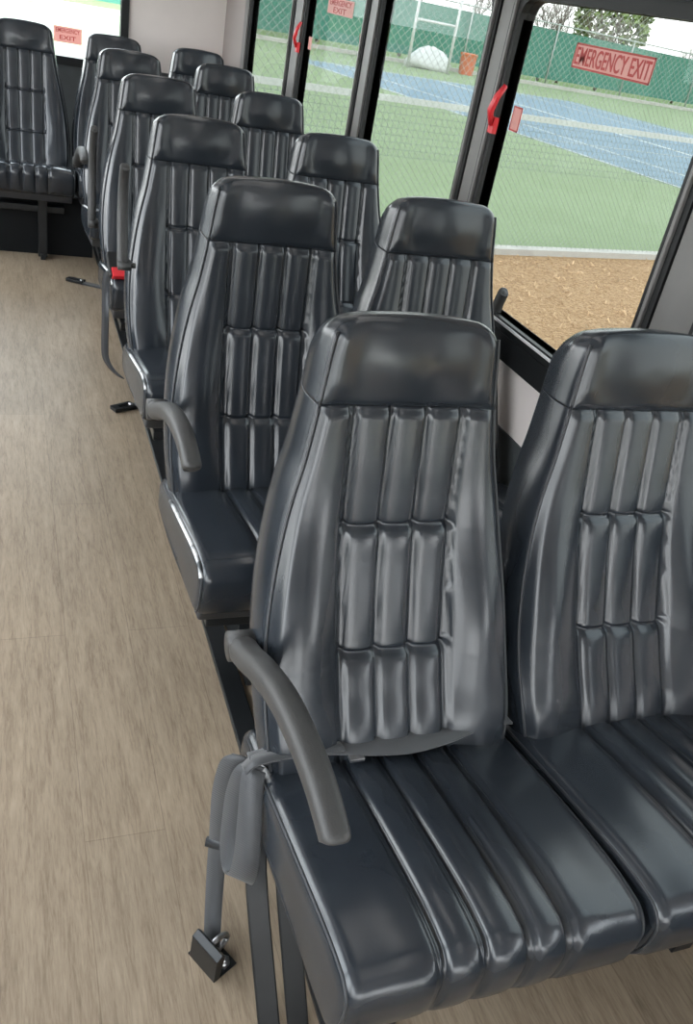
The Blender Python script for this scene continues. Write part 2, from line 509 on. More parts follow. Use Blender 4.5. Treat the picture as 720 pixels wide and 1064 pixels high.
# seat back shell (hard rear cover), pan, frames, legs
sh = []
for z in np.linspace(-.66, -.10, 24):
    hw = HW(z) - .012; y = YF(z) + TH(z) + .004
    sh.append([rel((x, y + dy, z)) for x, dy in ((-hw, -.01), (-hw * .9, .006), (0, .014), (hw * .9, .006), (hw, -.01), (hw * .9, -.014), (0, -.01), (-hw * .9, -.014))])
V, F = loft(sh)
ME_SHELL = MB().add(V, F, True).mesh('back_shell')
ME_PAN = MB().prism([(-.59, -.705), (-.57, -.745), (-.16, -.79), (-.11, -.775), (-.12, -.745)], 0, -.205, .205)
ME_PAN.v = [(a, b, c + FZ) for a, b, c in ME_PAN.v]
ME_PAN = ME_PAN.mesh('seat_pan', .006)
mb = MB()
for yy in (-.50, -.20): mb.box(-.222, .222, yy - .02, yy + .02, FZ - .815, FZ - .775 + (.02 if yy < -.4 else 0))
mb2 = MB().prism([(-.21, FZ - .81), (.21, FZ - .81), (.21, FZ - .775), (-.21, FZ - .775)], 1, -.49, -.21)
mb = MB().box(-.17, .17, -.51, -.16, FZ - .815, FZ - .785)
ME_FRAME = mb.mesh('seat_frame', .003)
def leg_mesh(x):
    mb = MB()
    # upright pedestal plate and a foot whose top slopes to the floor front and rear
    mb.prism([(-.46, .0), (-.46, .028), (-.41, .042), (-.26, .135), (-.235, .25), (-.235, .245 + .02), (-.13, .265), (-.13, .25), (-.11, .135), (.02, .042), (.06, .028), (.06, .0)], 0, x - .024, x + .024)
    return mb
ME_LEG = leg_mesh(0).mesh('leg', .003)
mb = MB(); mb.box(-.0225, .0225, -.535, -.49, .012, .31); mb.box(-.012, .012, -.55, -.475, 0, .03)
ME_POST = mb.mesh('leg', .003)

# armrest
def arm_mesh(raised=False):
    path = [(0, .0, 0), (0, -.055, .022), (0, -.12, .055), (0, -.21, .090), (0, -.30, .106), (0, -.37, .106), (0, -.425, .095), (0, -.437, .088)]
    path = catmull(path, 12)
    n = len(path); sc = []
    for i in range(n):
        t = i / (n - 1)
        s = 1.0 - .22 * t
        if t > .88: s *= max(.12, 1 - ((t - .88) / .122) ** 2.6)
        if t < .06: s *= .8 + .2 * t / .06
        sc.append(s)
    mb = MB(); mb.sweep(path, rrect(.044, .042, .017, 5), (0, 0, 1), sc)
    return mb.mesh('armrest')
ME_ARM = arm_mesh()
mb = MB(); mb.cyl((-.019, 0, 0), (.030, 0, 0), .024, 24); mb.cyl((.02, 0, 0), (.05, 0, 0), .012, 12)
ME_PIVOT = mb.mesh('pivot')

def ribbon(pts, widths, across, th=.0016):
    """flat strap: pts centre line, across = vector(s) of the width direction"""
    sect = []
    V = []; F = []
    n = len(pts)
    P = [Vector(p) for p in pts]
    for i, p in enumerate(P):
        a = Vector(across[i] if isinstance(across, list) else across).normalized()
        t = (P[min(i + 1, n - 1)] - P[max(i - 1, 0)]).normalized()
        nn = t.cross(a).normalized()
        w = widths[i] if isinstance(widths, list) else widths
        V += [p - a * w / 2 - nn * th, p + a * w / 2 - nn * th, p + a * w / 2 + nn * th, p - a * w / 2 + nn * th]
    for i in range(n - 1):
        for j in range(4):
            F.append((i * 4 + j, i * 4 + (j + 1) % 4, i * 4 + 4 + (j + 1) % 4, i * 4 + 4 + j))
    F.append((3, 2, 1, 0)); F.append((4 * n - 4, 4 * n - 3, 4 * n - 2, 4 * n - 1))
    return V, F

# ------------------------------------------------------------------ seats
YS = [0, .8348, 1.6977, 2.5585, 3.4338]
def seat(x, y, label, group, recline=0.0, kind='aisle', arm=None, scuff=False, leg=True):
    root = empty('bus_seat', (x, y, 0))
    tag(root, label, 'seat', group)
    def part(name, me, mat, parent=root):
        o = link(name, me, None, parent)
        if not me.materials: me.materials.append(mat)
        return o
    b = part('backrest', ME_BACK, M['leather']); b.location = PIV; b.rotation_euler = (-recline, 0, 0)
    part('headrest', ME_HEAD, M['leather'], b)
    for me in ME_PIPE_B + ME_PIPE_H: part('piping', me, M['piping'], b)
    part('back_shell', ME_SHELL, M['shell'], b)
    c_ = part('seat_cushion', ME_CUSH, M['leather'])
    for me in ME_CPIPE: part('piping', me, M['piping'], c_)
    if scuff:
        tag(part('worn_edge', ME_SCUFF, M['scuff'], c_), 'white worn edge of the cushion')
    part('seat_pan', ME_PAN, M['shell'])
    part('seat_frame', ME_FRAME, M['steel'])
    if kind in ('aisle', 'window'):
        l = part('leg', ME_LEG, M['steel']); l.location = (-.02 if kind == 'aisle' else .15, 0, 0)
    else:
        l = part('leg', ME_POST, M['steel']); l.location = (kind, 0, 0)
    if arm:
        side, px, py, pz, rot = arm
        a = part('armrest', ME_ARM, M['plastic']); a.location = (px, py, pz + FZ); a.rotation_euler = (rot, 0, 0)
        if rot: a.scale = (.75, .60 if recline > -.01 else .80, .85)
        p = part('pivot', ME_PIVOT, M['plastic'], a)
        if side > 0: p.rotation_euler = (0, 0, PI)
    return root

GA = 'aisle side bus seats'; GW = 'window side bus seats'; GR = 'rear bench bus seats'
UP = -1.40      # folded-up armrest angle
aisle = [
    (.003, .002, -.015, (-1, -.238, -.10, -.505, 0), False, 'nearest black vinyl seat, lap belt across its cushion, armrest down by the wood floor'),
    (-.012, -.011, -.13, (-1, -.238, -.11, -.495, 0), True, 'black vinyl aisle seat directly behind the nearest one, armrest down, white worn cushion edge'),
    (-.004, -.023, -.004, (-1, -.236, -.178, -.405, UP), True, 'third black vinyl seat along the aisle from the front, armrest folded up'),
    (-.003, -.018, -.036, (-1, -.236, .0, -.56, UP + .1), True, 'fourth black vinyl seat along the aisle, red belt buckle at its cushion'),
    (-.004, -.008, -.015, (-1, -.238, -.10, -.49, 0), True, 'fifth black vinyl aisle seat, last one before the rear row, under the rear window'),
]
SEATS = {}
for i, (dx, dy, rc, arm, sc, lab) in enumerate(aisle):
    SEATS['a', i] = seat(dx, YS[i] + dy, lab, GA, rc, 'aisle', arm, sc)
SP = .445
window = [
    (.011, .002, .039, None, 'black vinyl window seat at the lower right, cut by the photo edge'),
    (-.006, .026, -.043, (1, .262, .0, -.575, UP - .12), 'black vinyl window seat beside the nearest emergency exit window, folded armrest at its wall side'),
    (.006, .005, -.011, None, 'black vinyl window seat third from the front, before the plain glass pane'),
    (-.001, .010, -.018, None, 'black vinyl window seat fourth from the front, before the dark window mullion'),
    (.001, .007, -.031, None, 'smallest looking window side seat just before the rear row, by the light corner panel'),
]
for i, (dx, dy, rc, arm, lab) in enumerate(window):
    SEATS['w', i] = seat(SP + dx, YS[i] + dy, lab, GW, rc, 'window', arm)
RY = 4.16
for k, (x, lab) in enumerate(((-.450, 'black vinyl rear row seat standing alone at the end of the aisle'),
                              (.0, 'black vinyl rear row seat half hidden below the right end of the rear window'),
                              (.450, 'black vinyl rear row seat in the corner before the light wall panel'))):
    SEATS['r', k] = seat(x, RY, lab, GR, -.01, .065 if k == 0 else .1)

# slanted front legs of the nearest seat
root = SEATS['a', 0]
for pts in ([(-.198, -.20, FZ - .735), (-.212, -.275, FZ - .83), (-.196, -.41, .002)], [(-.165, -.22, FZ - .74), (-.168, -.29, FZ - .82), (-.150, -.42, .002)]):
    MB().sweep([(p[0] - root.location.x, p[1] - root.location.y, p[2]) for p in catmull(pts, 5)], rrect(.036, .008, .003, 2), (0, -.6, .8), None, True, False).build('leg', M['steel'], root)
# lap belt of the nearest seat
SX, SY = root.location.x, root.location.y
def loc(p): return (p[0] - SX, p[1] - SY, p[2] + FZ)
cl = [(-.236, -.214, -.640), (-.215, -.212, -.6395), (-.165, -.206, -.6395), (-.11, -.208, -.636), (-.05, -.214, -.634), (.017, -.220, -.633), (.08, -.215, -.634), (.14, -.203, -.636), (.19, -.195, -.638), (.222, -.195, -.640)]
wd = [.030, .034, .040, .056, .066, .066, .060, .050, .046, .044]
ac = [(0, 1, -.16), (0, 1, -.2), (0, 1, -.2), (.0, 1, -.25), (.1, 1, -.15), (.05, 1, -.1), (-.1, 1, -.16), (-.2, 1, -.2), (-.1, 1, -.2), (0, 1, -.2)]
C6 = catmull([tuple(a) + (w,) + tuple(q) for a, w, q in zip(cl, wd, ac)], 6)
V, F = ribbon([loc((q[0], q[1] - .012, q[2] + .020)) for q in C6], [q[3] for q in C6], [q[4:] for q in C6])
belt = MB().add(V, F, True).build('seat_belt', M['web'], root)
# second layer gathered on the left edge
cl2 = [(-.245, -.222, -.650), (-.232, -.222, -.634), (-.20, -.218, -.630), (-.15, -.214, -.632), (-.09, -.213, -.630)]
C6 = catmull([tuple(a) + (w,) for a, w in zip(cl2, (.028, .03, .034, .04, .045))], 6)
V, F = ribbon([loc((q[0], q[1] - .012, q[2] + .018)) for q in C6], [q[3] for q in C6], (0, 1, -.35))
MB().add(V, F, True).build('belt_fold', M['web'], belt)
# loop hanging over the side of the cushion
lp = [(-.226, -.226, -.632), (-.240, -.226, -.650), (-.2450, -.224, -.70), (-.2455, -.230, -.76), (-.2475, -.246, -.80), (-.2475, -.272, -.822), (-.246, -.300, -.800), (-.243, -.302, -.75), (-.2385, -.275, -.69), (-.233, -.245, -.648), (-.226, -.232, -.636)]
C6 = catmull(lp, 6)
V, F = ribbon([loc(q) for q in C6], [.034 + .010 * math.sin(PI * i / len(C6)) for i in range(len(C6))], (.75, -.66, .1))
MB().add(V, F, True).build('belt_loop', M['web'], belt)
mb = MB(); mb.box(-.012, .012, -.006, .006, -.003, .003)
cz = mb.build('belt_clip', M['chrome'], belt, .001); cz.location = loc((-.075, -.258, -.612))

def hook_anchor(x, y, rz, label, s=1.0):
    r = empty('floor_anchor', (x, y, 0), rz)
    tag(r, label, 'anchor', 'belt anchors on the floor')
    mb = MB()
    mb.box(-.022 * s, .022 * s, -.030 * s, .030 * s, 0, .004)
    mb.prism([(-.022 * s, 0), (-.022 * s, .05 * s), (-.012 * s, .058 * s), (-.006 * s, .05 * s), (-.012 * s, .0)], 1, -.030 * s, .026 * s)
    mb.build('bracket', M['steel'], r, .0012)
    mb = MB()
    ring = [(.012 * s + .017 * s * math.cos(a), .004 * s, .020 * s + .016 * s * math.sin(a)) for a in np.linspace(0, 2 * PI, 20)]
    mb.tube(ring, .0045 * s, 8, up=(0, 1, 0))
    mb.build('shackle', M['chrome'], r)
    mb = MB(); mb.cyl((.006 * s, -.018 * s, .004), (.006 * s, -.018 * s, .013 * s), .009 * s, 6); mb.cyl((.006 * s, -.018 * s, .004), (.006 * s, -.018 * s, .018 * s), .005 * s, 10)
    mb.build('bolt', M['chrome'], r)
    return r
hook_anchor(-.262, -.275, .5, 'steel floor bracket with shackle on the wood floor beside the nearest seat', 1.15)
def flat_hook(x, y, rz, label):
    r = empty('floor_anchor', (x, y, 0), rz); tag(r, label, 'anchor', 'belt anchors on the floor')
    mb = MB().box(-.055, .055, -.018, .018, .001, .010)
    mb.build('webbing_end', M['web'], r, .002)
    mb = MB().prism([(-.135, -.020), (-.05, -.024), (-.05, -.008), (-.11, -.006), (-.11, .006), (-.05, .008), (-.05, .024), (-.135, .020)], 2, .004, .018)
    mb.build('hook', M['steel'], r, .0015)
    MB().cyl((-.06, 0, .008), (-.06, 0, .022), .009, 10).build('bolt', M['chrome'], r)
flat_hook(-.092, 1.89, .45, 'small dark hook on the floor below the third aisle seat')
flat_hook(-.165, 3.24, -.5, 'flat dark hook lying at the far end of the aisle floor')
# webbing strap between cushion edge and the bracket
st = [(-.236, -.206, -.636), (-.252, -.200, -.655), (-.258, -.196, -.72), (-.255, -.192, -.80), (-.252, -.190, -.860), (-.2535, -.197, -.90), (-.257, -.225, -.97), (-.262, -.262, -1.030)]
C6 = catmull(st, 6)
V, F = ribbon([(q[0], q[1], q[2] + FZ) for q in C6], [.042 - .012 * sst(0, 1, i / len(C6)) for i in range(len(C6))], (.80, -.6, .15))
strap = link('tie_down_strap', MB().add(V, F, True).mesh('tie_down_strap'), M['web'])
tag(strap, 'dark grey webbing strap running from the nearest seat down to its floor bracket', 'strap')
V, F = ribbon([(-.2515, -.190, -.852 + FZ), (-.2520, -.190, -.872 + FZ)], .047, (.80, -.6, .15), .003)
MB().add(V, F, True).build('strap_keeper', M['piping'], strap)

# red-button buckle lying on the corner of the fourth aisle seat
b_ = empty('belt_buckle', (-.200, 1.940, .480))
b_.rotation_euler = (.75, 0, .12); b_.scale = (1.3, 1.3, 1.3)
tag(b_, 'seat belt buckle with red release button on the cushion corner of the fourth aisle seat', 'buckle')
MB().box(-.024, .024, -.012, .060, -.010, .010).build('housing', M['frame'], b_, .004)
MB().box(-.018, .018, -.0155, .012, -.004, .0125).build('red_button', M['red'], b_, .002)
st = [(-.221, 1.985, .470), (-.2285, 2.02, .445), (-.2310, 2.03, .39), (-.2320, 2.0, .30), (-.2310, 2.0, .20), (-.226, 2.0, .140), (-.205, 1.98, .105), (-.175, 1.95, .085)]
C6 = catmull(st, 6)
V, F = ribbon(C6, .040, (.5, -.85, .1))
w_ = link('belt_strap', MB().add(V, F, True).mesh('belt_strap'), M['piping'])
tag(w_, 'black belt strap dangling down the aisle side of the fourth aisle seat', 'strap')

# ------------------------------------------------------------------ bus shell
XW, XL = .70, -1.59            # inner faces of the two long walls
YR, YFR = 4.70, -4.00
CEIL = 2.00
SILL = .765; HEAD = 1.503      # window opening heights above the floor
TH_ = .03
def struct(name, mb, mat, label=None, bevel=0):
    o = mb.build(name, mat, None, bevel); o['kind'] = 'structure'
    if label: o['label'] = label; o['category'] = name.split('_')[0]
    return o
struct('floor', MB().box(XL, XW, YFR, YR, -.05, 0), M['floor'], 'brown wood look vinyl floor of the bus aisle')
struct('ceiling', MB().box(XL - TH_, XW + TH_, YFR - TH_, YR + TH_, CEIL, CEIL + .05), M['ceil'], 'light ceiling of the bus')
WINS = [(-.78, .16), (.37, 1.175), (1.335, 2.16), (2.325, 3.07), (3.285, 4.08)]
def sidewall(name, x0, x1, wins, yend0, SILL=SILL, HEAD=HEAD):
    mb = MB()
    ys = [yend0] + [v for w in wins for v in w] + [YR]
    mb.box(x0, x1, yend0, YR, .50, SILL)                # pale panel below the sill
    mb.box(x0, x1, yend0, YR, HEAD, CEIL)
    for a, b in zip(ys[0::2], ys[1::2]): mb.box(x0, x1, a, b, SILL, HEAD)
    return mb
struct('wall_right', sidewall('r', XW, XW + TH_, [(-2.55, -1.80), (-1.66, -.92)] + WINS, -2.7).box(XW, XW + TH_, -2.6, -.88, .975, HEAD + .02), M['panel'], 'pale side wall of the bus below and between the windows')  # last box closes the unseen front windows above to cut seat reflections
struct('wall_left', sidewall('l', XL - TH_, XL, [(-3.7, -2.8), (-2.62, -1.72), (-1.54, -.64), (-.46, .44), (.62, 1.42), (1.6, 2.4), (2.6, 3.4), (3.6, 4.45)], YFR, .56, 1.62), M['panel'], 'pale wall on the far side of the aisle')  # unseen openings, sized to throw light on the seats and rear wall
struct('wainscot_right' if False else 'trim_1', MB().box(XW - .006, XW + TH_, -2.7, YR, 0, .50), M['dark_panel'], 'dark lower panel along the window side')
struct('trim_13', MB().box(XW - .006, XW + TH_, -2.7, -.84, .50, SILL - .06), M['dark_panel'], 'unseen dark panel added at the front to darken seat reflections')  # added out of view so the seat backs mirror something dark
struct('trim_2', MB().box(XL - TH_, XL + .006, YFR, YR, 0, .50), M['dark_panel'], 'dark lower panel along the other side')
# rear wall with the wide emergency window
RX0, RX1, RZ0, RZ1 = -1.02, .085, FZ - .185, 1.66
mb = MB()
mb.box(XL, RX0, YR, YR + TH_, .86, CEIL); mb.box(RX1, XW, YR, YR + TH_, .86, CEIL); mb.box(RX0, RX1, YR, YR + TH_, RZ1, CEIL)
struct('wall_rear', mb, M['panel'], 'pale pinkish rear wall of the bus')
struct('trim_14', MB().box(XL, -.13, 3.72, 3.75, 0, .30), M['kick'], 'black kick panel below the rear row')
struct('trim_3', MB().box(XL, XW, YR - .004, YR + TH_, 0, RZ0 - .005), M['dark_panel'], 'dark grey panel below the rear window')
# unseen front wall, windscreen top lowered to shape the seat reflections
mb = MB()
mb.box(XL, XW, YFR - TH_, YFR, 0, .75); mb.box(XL, XW, YFR - TH_, YFR, 1.42, CEIL)
mb.box(XL, XL + .1, YFR - TH_, YFR, .75, 1.78); mb.box(XW - .1, XW, YFR - TH_, YFR, .75, 1.78)
struct('wall_front', mb, M['panel'])
mb = MB(); mb.box(XW, XW + TH_, -2.75, -2.68, 0, CEIL); mb.box(XW, XW + TH_, YFR, -3.88, 0, CEIL); mb.box(XW, XW + TH_, YFR, -2.7, 1.9, CEIL)
struct('trim_4', mb, M['post'])

def win_frame(mb, x, a, b, z0, z1, t=.045, d=.014, r=.045, axis=0, sgn=-1):
    """rounded frame ring; plane at x (or y), ring stands d proud"""
    def rr(a, b, z0, z1, r, n=5):
        out = []
        for cy, cz, a0 in ((b - r, z1 - r, 0), (a + r, z1 - r, PI / 2), (a + r, z0 + r, PI), (b - r, z0 + r, 1.5 * PI)):
            for k in range(n + 1):
                q = a0 + k * PI / 2 / n
                out.append((cy + r * math.cos(q), cz + r * math.sin(q)))
        return out
    O = rr(a - t, b + t, z0 - t, z1 + t, r + t * .4); I = rr(a, b, z0, z1, r)
    n = len(O); V = []
    for ring, xx in ((O, x + sgn * 0), (O, x + sgn * d), (I, x + sgn * d), (I, x - sgn * .032)):
        for p in ring:
            V.append((xx, p[0], p[1]) if axis == 0 else (p[0], xx, p[1]))
    F = []
    for q in range(3):
        for j in range(n): F.append((q * n + j, q * n + (j + 1) % n, (q + 1) * n + (j + 1) % n, (q + 1) * n + j))
    return mb.add(V, F)
LATCH_AT = {1: (1.125, 1.20), 3: (3.05, 3.17)}
for k, (a, b) in enumerate(WINS):
    w = empty('window_%d' % (k + 1), (XW, (a + b) / 2, SILL))
    w['kind'] = 'structure'; w['category'] = 'window'
    w['label'] = ['front side window of the bus', 'nearest side window, with a large emergency exit sign', 'second side window with a plain pane', 'third side window with a small exit sign at its top', 'rearmost side window with a plain pane'][k]
    o = -Vector((XW, (a + b) / 2, SILL))
    mb = MB(); win_frame(mb, XW, a, b, SILL, HEAD); me = mb.mesh('frame')
    fr = link('frame', me, M['frame'], w); fr.location = o
    mb = MB(); mb.box(XW + .006, XW + .010, a - .01, b + .01, SILL - .01, HEAD + .01)
    g = link('pane', mb.mesh('pane'), M['glass'], w); g.location = o
    # grey sliding rails at the sides of the frame and a white strip painting the sill highlight
    mb = MB(); mb.box(XW - .022, XW - .012, a - .028, a - .018, SILL + .02, HEAD); mb.box(XW - .022, XW - .012, b + .018, b + .028, SILL + .02, HEAD)
    g = link('side_rail', mb.mesh('side_rail', .002), M['post'], w); g.location = o
    mb = MB(); mb.box(XW - .019, XW - .012, a + .01, b - .01, SILL - .012, SILL - .005)
    g = link('sill_glint', mb.mesh('sill_glint', .001), M['bright'], w); g.location = o
    if k in LATCH_AT:
        y0, y1 = LATCH_AT[k]
        mb = MB()
        mb.sweep([(XW - .032, y0, FZ + .255), (XW - .045, y0 + .010, FZ + .225), (XW - .050, y0 + .018, FZ + .19), (XW - .036, y0 + .026, FZ + .155)], rrect(.020, .012, .004), (1, 0, 0), [.7, 1, 1.1, .8])
        mb.box(XW - .034, XW - .02, y0 + .014, y0 + .04, FZ + .135, FZ + .175)
        g = link('latch_handle', mb.mesh('latch_handle'), M['red'], w); g.location = o
        tag(g, 'red release handle')
for k, (a, b) in enumerate(zip([w[1] for w in WINS], [w[0] for w in WINS[1:]])):
    mb = MB(); mb.box(XW - .010, XW + .01, a + .047, b - .047, SILL - .05, HEAD + .06)
    struct('trim_%d' % (5 + k), mb, M['post'], 'grey post between two side windows', .003)
mb = MB(); mb.box(XW - .02, XW + .01, -.9, 4.10, HEAD + .03, HEAD + .16)
struct('trim_9', mb, M['frame'], 'black header rail above the side windows')
mb = MB(); mb.box(XW - .018, XW + .01, -.9, 4.10, SILL - .095, SILL - .030)
struct('trim_10', mb, M['frame'], 'black rail below the side windows')
mb = MB(); mb.box(XW - .016, XW + .01, 4.10, 4.20, SILL - .1, CEIL); struct('trim_11', mb, M['post'], 'grey corner post behind the last side window', .004)
mb = MB(); mb.box(XW - .012, XW, 4.205, 4.695, .60, CEIL); struct('trim_12', mb, M['corner'], 'grey beige corner moulding', .003)
# unseen left and front glazing, clear and sized to shape the seat reflections
for k, (a, b) in enumerate([(-2.55, -1.80), (-1.66, -.92)]):  # added front windows, kept low to limit the band mirrored on the backs
    w = empty('window_%d' % (k + 30), (XW, (a + b) / 2, SILL)); w['kind'] = 'structure'
    o = -Vector((XW, (a + b) / 2, SILL))
    mb = MB(); win_frame(mb, XW, a, b, SILL, .97); g = link('frame', mb.mesh('frame'), M['frame'], w); g.location = o
    mb = MB(); mb.box(XW + .006, XW + .010, a - .01, b + .01, SILL - .01, .975); g = link('pane', mb.mesh('pane'), M['clear'], w); g.location = o
for k, (a, b) in enumerate([(-3.7, -2.8), (-2.62, -1.72), (-1.54, -.64), (-.46, .44), (.62, 1.42), (1.6, 2.4), (2.6, 3.4), (3.6, 4.45)]):
    w = empty('window_%d' % (k + 10), (XL, (a + b) / 2, SILL)); w['kind'] = 'structure'
    o = -Vector((XL, (a + b) / 2, SILL))
    mb = MB(); win_frame(mb, XL, a, b, .56, 1.62, sgn=1); g = link('frame', mb.mesh('frame'), M['frame'], w); g.location = o
    mb = MB(); mb.box(XL - .010, XL - .006, a - .01, b + .01, .55, 1.63); g = link('pane', mb.mesh('pane'), M['clear'], w); g.location = o
w = empty('window_20', (-.445, YFR, .75)); w['kind'] = 'structure'
g = link('pane', MB().box(XL + .1, XW - .1, YFR - .03, YFR - .025, .75, 1.78).mesh('pane'), M['clear'], w); g.location = (.445, -YFR, -.75)
w = empty('door_1', (XW, -3.3, 0)); w['kind'] = 'structure'  # unseen door, upper half closed to cut seat reflections
mb = MB(); mb.box(XW, XW + .03, -3.88, -3.82, 0, 1.9); mb.box(XW, XW + .03, -2.81, -2.75, 0, 1.9); mb.box(XW, XW + .03, -3.88, -2.75, 0, .15); mb.box(XW, XW + .03, -3.88, -2.75, 1.0, 1.9)
g = link('frame', mb.mesh('frame'), M['frame'], w); g.location = (-XW, 3.3, 0)
g = link('pane', MB().box(XW + .01, XW + .015, -3.82, -2.81, .15, 1.0).mesh('pane'), M['clear'], w); g.location = (-XW, 3.3, 0)
# rear window
w = empty('window_6', ((RX0 + RX1) / 2, YR, RZ0)); w['kind'] = 'structure'; w['category'] = 'window'; w['label'] = 'rear window above the rear bench with a red sticker'
o = -Vector(w.location)
mb = MB(); win_frame(mb, YR, RX0, RX1, RZ0, RZ1, t=.045, d=.02, r=.03, axis=1); g = link('frame', mb.mesh('frame'), M['frame'], w); g.location = o
g = link('pane', MB().box(RX0 - .01, RX1 + .01, YR + .012, YR + .016, RZ0 - .01, RZ1 + .01).mesh('pane'), M['rearglass'], w); g.location = o
# fill lights added under the ceiling, out of view, to brighten the interior
for i, x in enumerate((-1.0, .12)):
    for j, y in enumerate((-2.9, -1.3, .3, 1.9, 3.5)):
        l = empty('fill_light', (x, y, CEIL)); tag(l, 'slim fill light strip added on the unseen ceiling', 'light', 'added fill light strips')
        MB().box(-.11, .11, -.60, .60, -.02, 0).build('housing', M['post'], l, .004)
        MB().box(-.095, .095, -.585, .585, -.030, -.0201).build('glow_panel', M['fill_lamp'], l)
# floor rail beside the seat legs
tag(MB().box(-.115, -.065, -.75, 3.9, 0, .014).build('seat_track', M['steel'], None, .003), 'long black seat track on the floor under the aisle seats', 'track')

# ------------------------------------------------------------------ signs
def text_mesh(txt, w, h):
    cu = bpy.data.curves.new('lettering', 'FONT'); cu.body = txt; cu.align_x = 'CENTER'; cu.align_y = 'CENTER'
    cu.extrude = .0004; cu.offset = .012
    t = bpy.data.objects.new('tmp', cu); COL.objects.link(t)
    dg = bpy.context.evaluated_depsgraph_get(); dg.update()
    me = bpy.data.meshes.new_from_object(t.evaluated_get(dg))
    bpy.data.objects.remove(t)
    xs = [v.co.x for v in me.vertices]; ys = [v.co.y for v in me.vertices]
    cx, cy = (max(xs) + min(xs)) / 2, (max(ys) + min(ys)) / 2
    sx, sy = w / (max(xs) - min(xs)), h / (max(ys) - min(ys))
    for v in me.vertices: v.co = ((v.co.x - cx) * sx, (v.co.y - cy) * sy, v.co.z)
    me.name = 'lettering'
    return me
def sign(name, cen, wdt, hgt, lines, axis, label, cat='sign', border=True, rot=0.0):
    """flat film on the glass; local x = reading direction, local y = up"""
    r = empty(name, cen); tag(r, label, cat)
    R = Matrix(((0, 0, -1), (-1, 0, 0), (0, 1, 0))) if axis == 'side' else Matrix(((1, 0, 0), (0, 0, -1), (0, 1, 0)))
    r.rotation_euler = (R @ Matrix.Rotation(rot, 3, 'Z')).to_euler()
    MB().box(-wdt / 2, wdt / 2, -hgt / 2, hgt / 2, -.0005, .0005).build('film', M['sign_back'], r)
    if border:
        mb = MB(); t = .004
        for q in ((-wdt / 2, wdt / 2, -hgt / 2, -hgt / 2 + t), (-wdt / 2, wdt / 2, hgt / 2 - t, hgt / 2), (-wdt / 2, -wdt / 2 + t, -hgt / 2, hgt / 2), (wdt / 2 - t, wdt / 2, -hgt / 2, hgt / 2)):
            mb.box(q[0], q[1], q[2], q[3], .0006, .0012)
        mb.build('border', M['sign_red'], r)
    for txt, w, h, y in lines:
        o = link('lettering', text_mesh(txt, w, h), M['sign_red'], r); o.location = (0, y, .001)
        tag(o, 'dark red lettering')
    return r
GX = XW + .0045
sign('exit_sign', (GX, .749, FZ + .3555), .308, .052, [('EMERGENCY EXIT', .292, .037, 0)], 'side', 'red EMERGENCY EXIT sign on the nearest side window')
sign('exit_sign', (GX, 2.66, FZ + .342), .32, .056, [('EMERGENCY', .27, .020, .013), ('EXIT', .16, .020, -.013)], 'side', 'small blurred red exit sign on the third side window from the front', border=False)
sign('exit_sign', (-.203, YR + .0105, FZ - .076), .152, .080, [('EMERGENCY', .130, .022, .021), ('EXIT', .09, .022, -.015)], 'rear', 'red exit sticker at the bottom of the rear window', border=False)
sign('window_sticker', (GX, 1.095, FZ + .183), .046, .060, [], 'side', 'small reddish sticker beside the red handle of the nearest window', 'sticker', True)
sign('window_sticker', (GX, 3.0, FZ + .183), .046, .050, [], 'side', 'small reddish sticker beside the farther red window handle', 'sticker', False)

# ------------------------------------------------------------------ outside
OU = Vector((.9825, .1865, 0)); OV = Vector((-.1865, .9825, 0))
def W(u, v, z=0.0): return (OU.x * u + OV.x * v, OU.y * u + OV.y * v, GZ + z)
def quad(u0, u1, v0, v1, z): return [W(u0, v0, z), W(u1, v0, z), W(u1, v1, z), W(u0, v1, z)]
def slab(name, u0, u1, v0, v1, z0, z1, mat, kind='structure', label=None, cat=None, parent=None):
    mb = MB(); mb.add(quad(u0, u1, v0, v1, z0) + quad(u0, u1, v0, v1, z1), [(0, 3, 2, 1), (4, 5, 6, 7), (0, 1, 5, 4), (1, 2, 6, 5), (2, 3, 7, 6), (3, 0, 4, 7)])
    o = mb.build(name, mat, parent)
    if parent is None:
        o['kind'] = kind
        if label: o['label'] = label; o['category'] = cat
    return o
def ground_mat(name, c0, c1, scale, bump=0.0, rough=.9, c2=None):
    m, nt, b = new_mat(name)
    tc = nt.nodes.new('ShaderNodeTexCoord'); n = nt.nodes.new('ShaderNodeTexNoise'); n.inputs['Scale'].default_value = scale; n.inputs['Detail'].default_value = 8
    n.inputs['Roughness'].default_value = .7
    nt.links.new(tc.outputs['Object'], n.inputs['Vector'])
    r = nt.nodes.new('ShaderNodeValToRGB'); r.color_ramp.elements[0].position = .32; r.color_ramp.elements[0].color = (*c0, 1); r.color_ramp.elements[1].position = .68; r.color_ramp.elements[1].color = (*c1, 1)
    if c2:
        e = r.color_ramp.elements.new(.5); e.color = (*c2, 1)
    nt.links.new(n.outputs['Fac'], r.inputs['Fac']); nt.links.new(r.outputs['Color'], b.inputs['Base Color'])
    b.inputs['Roughness'].default_value = rough; b.inputs['Specular IOR Level'].default_value = .2
    if bump:
        bp = nt.nodes.new('ShaderNodeBump'); bp.inputs['Strength'].default_value = bump; bp.inputs['Distance'].default_value = .03
        nt.links.new(n.outputs['Fac'], bp.inputs['Height']); nt.links.new(bp.outputs['Normal'], b.inputs['Normal'])
    return m
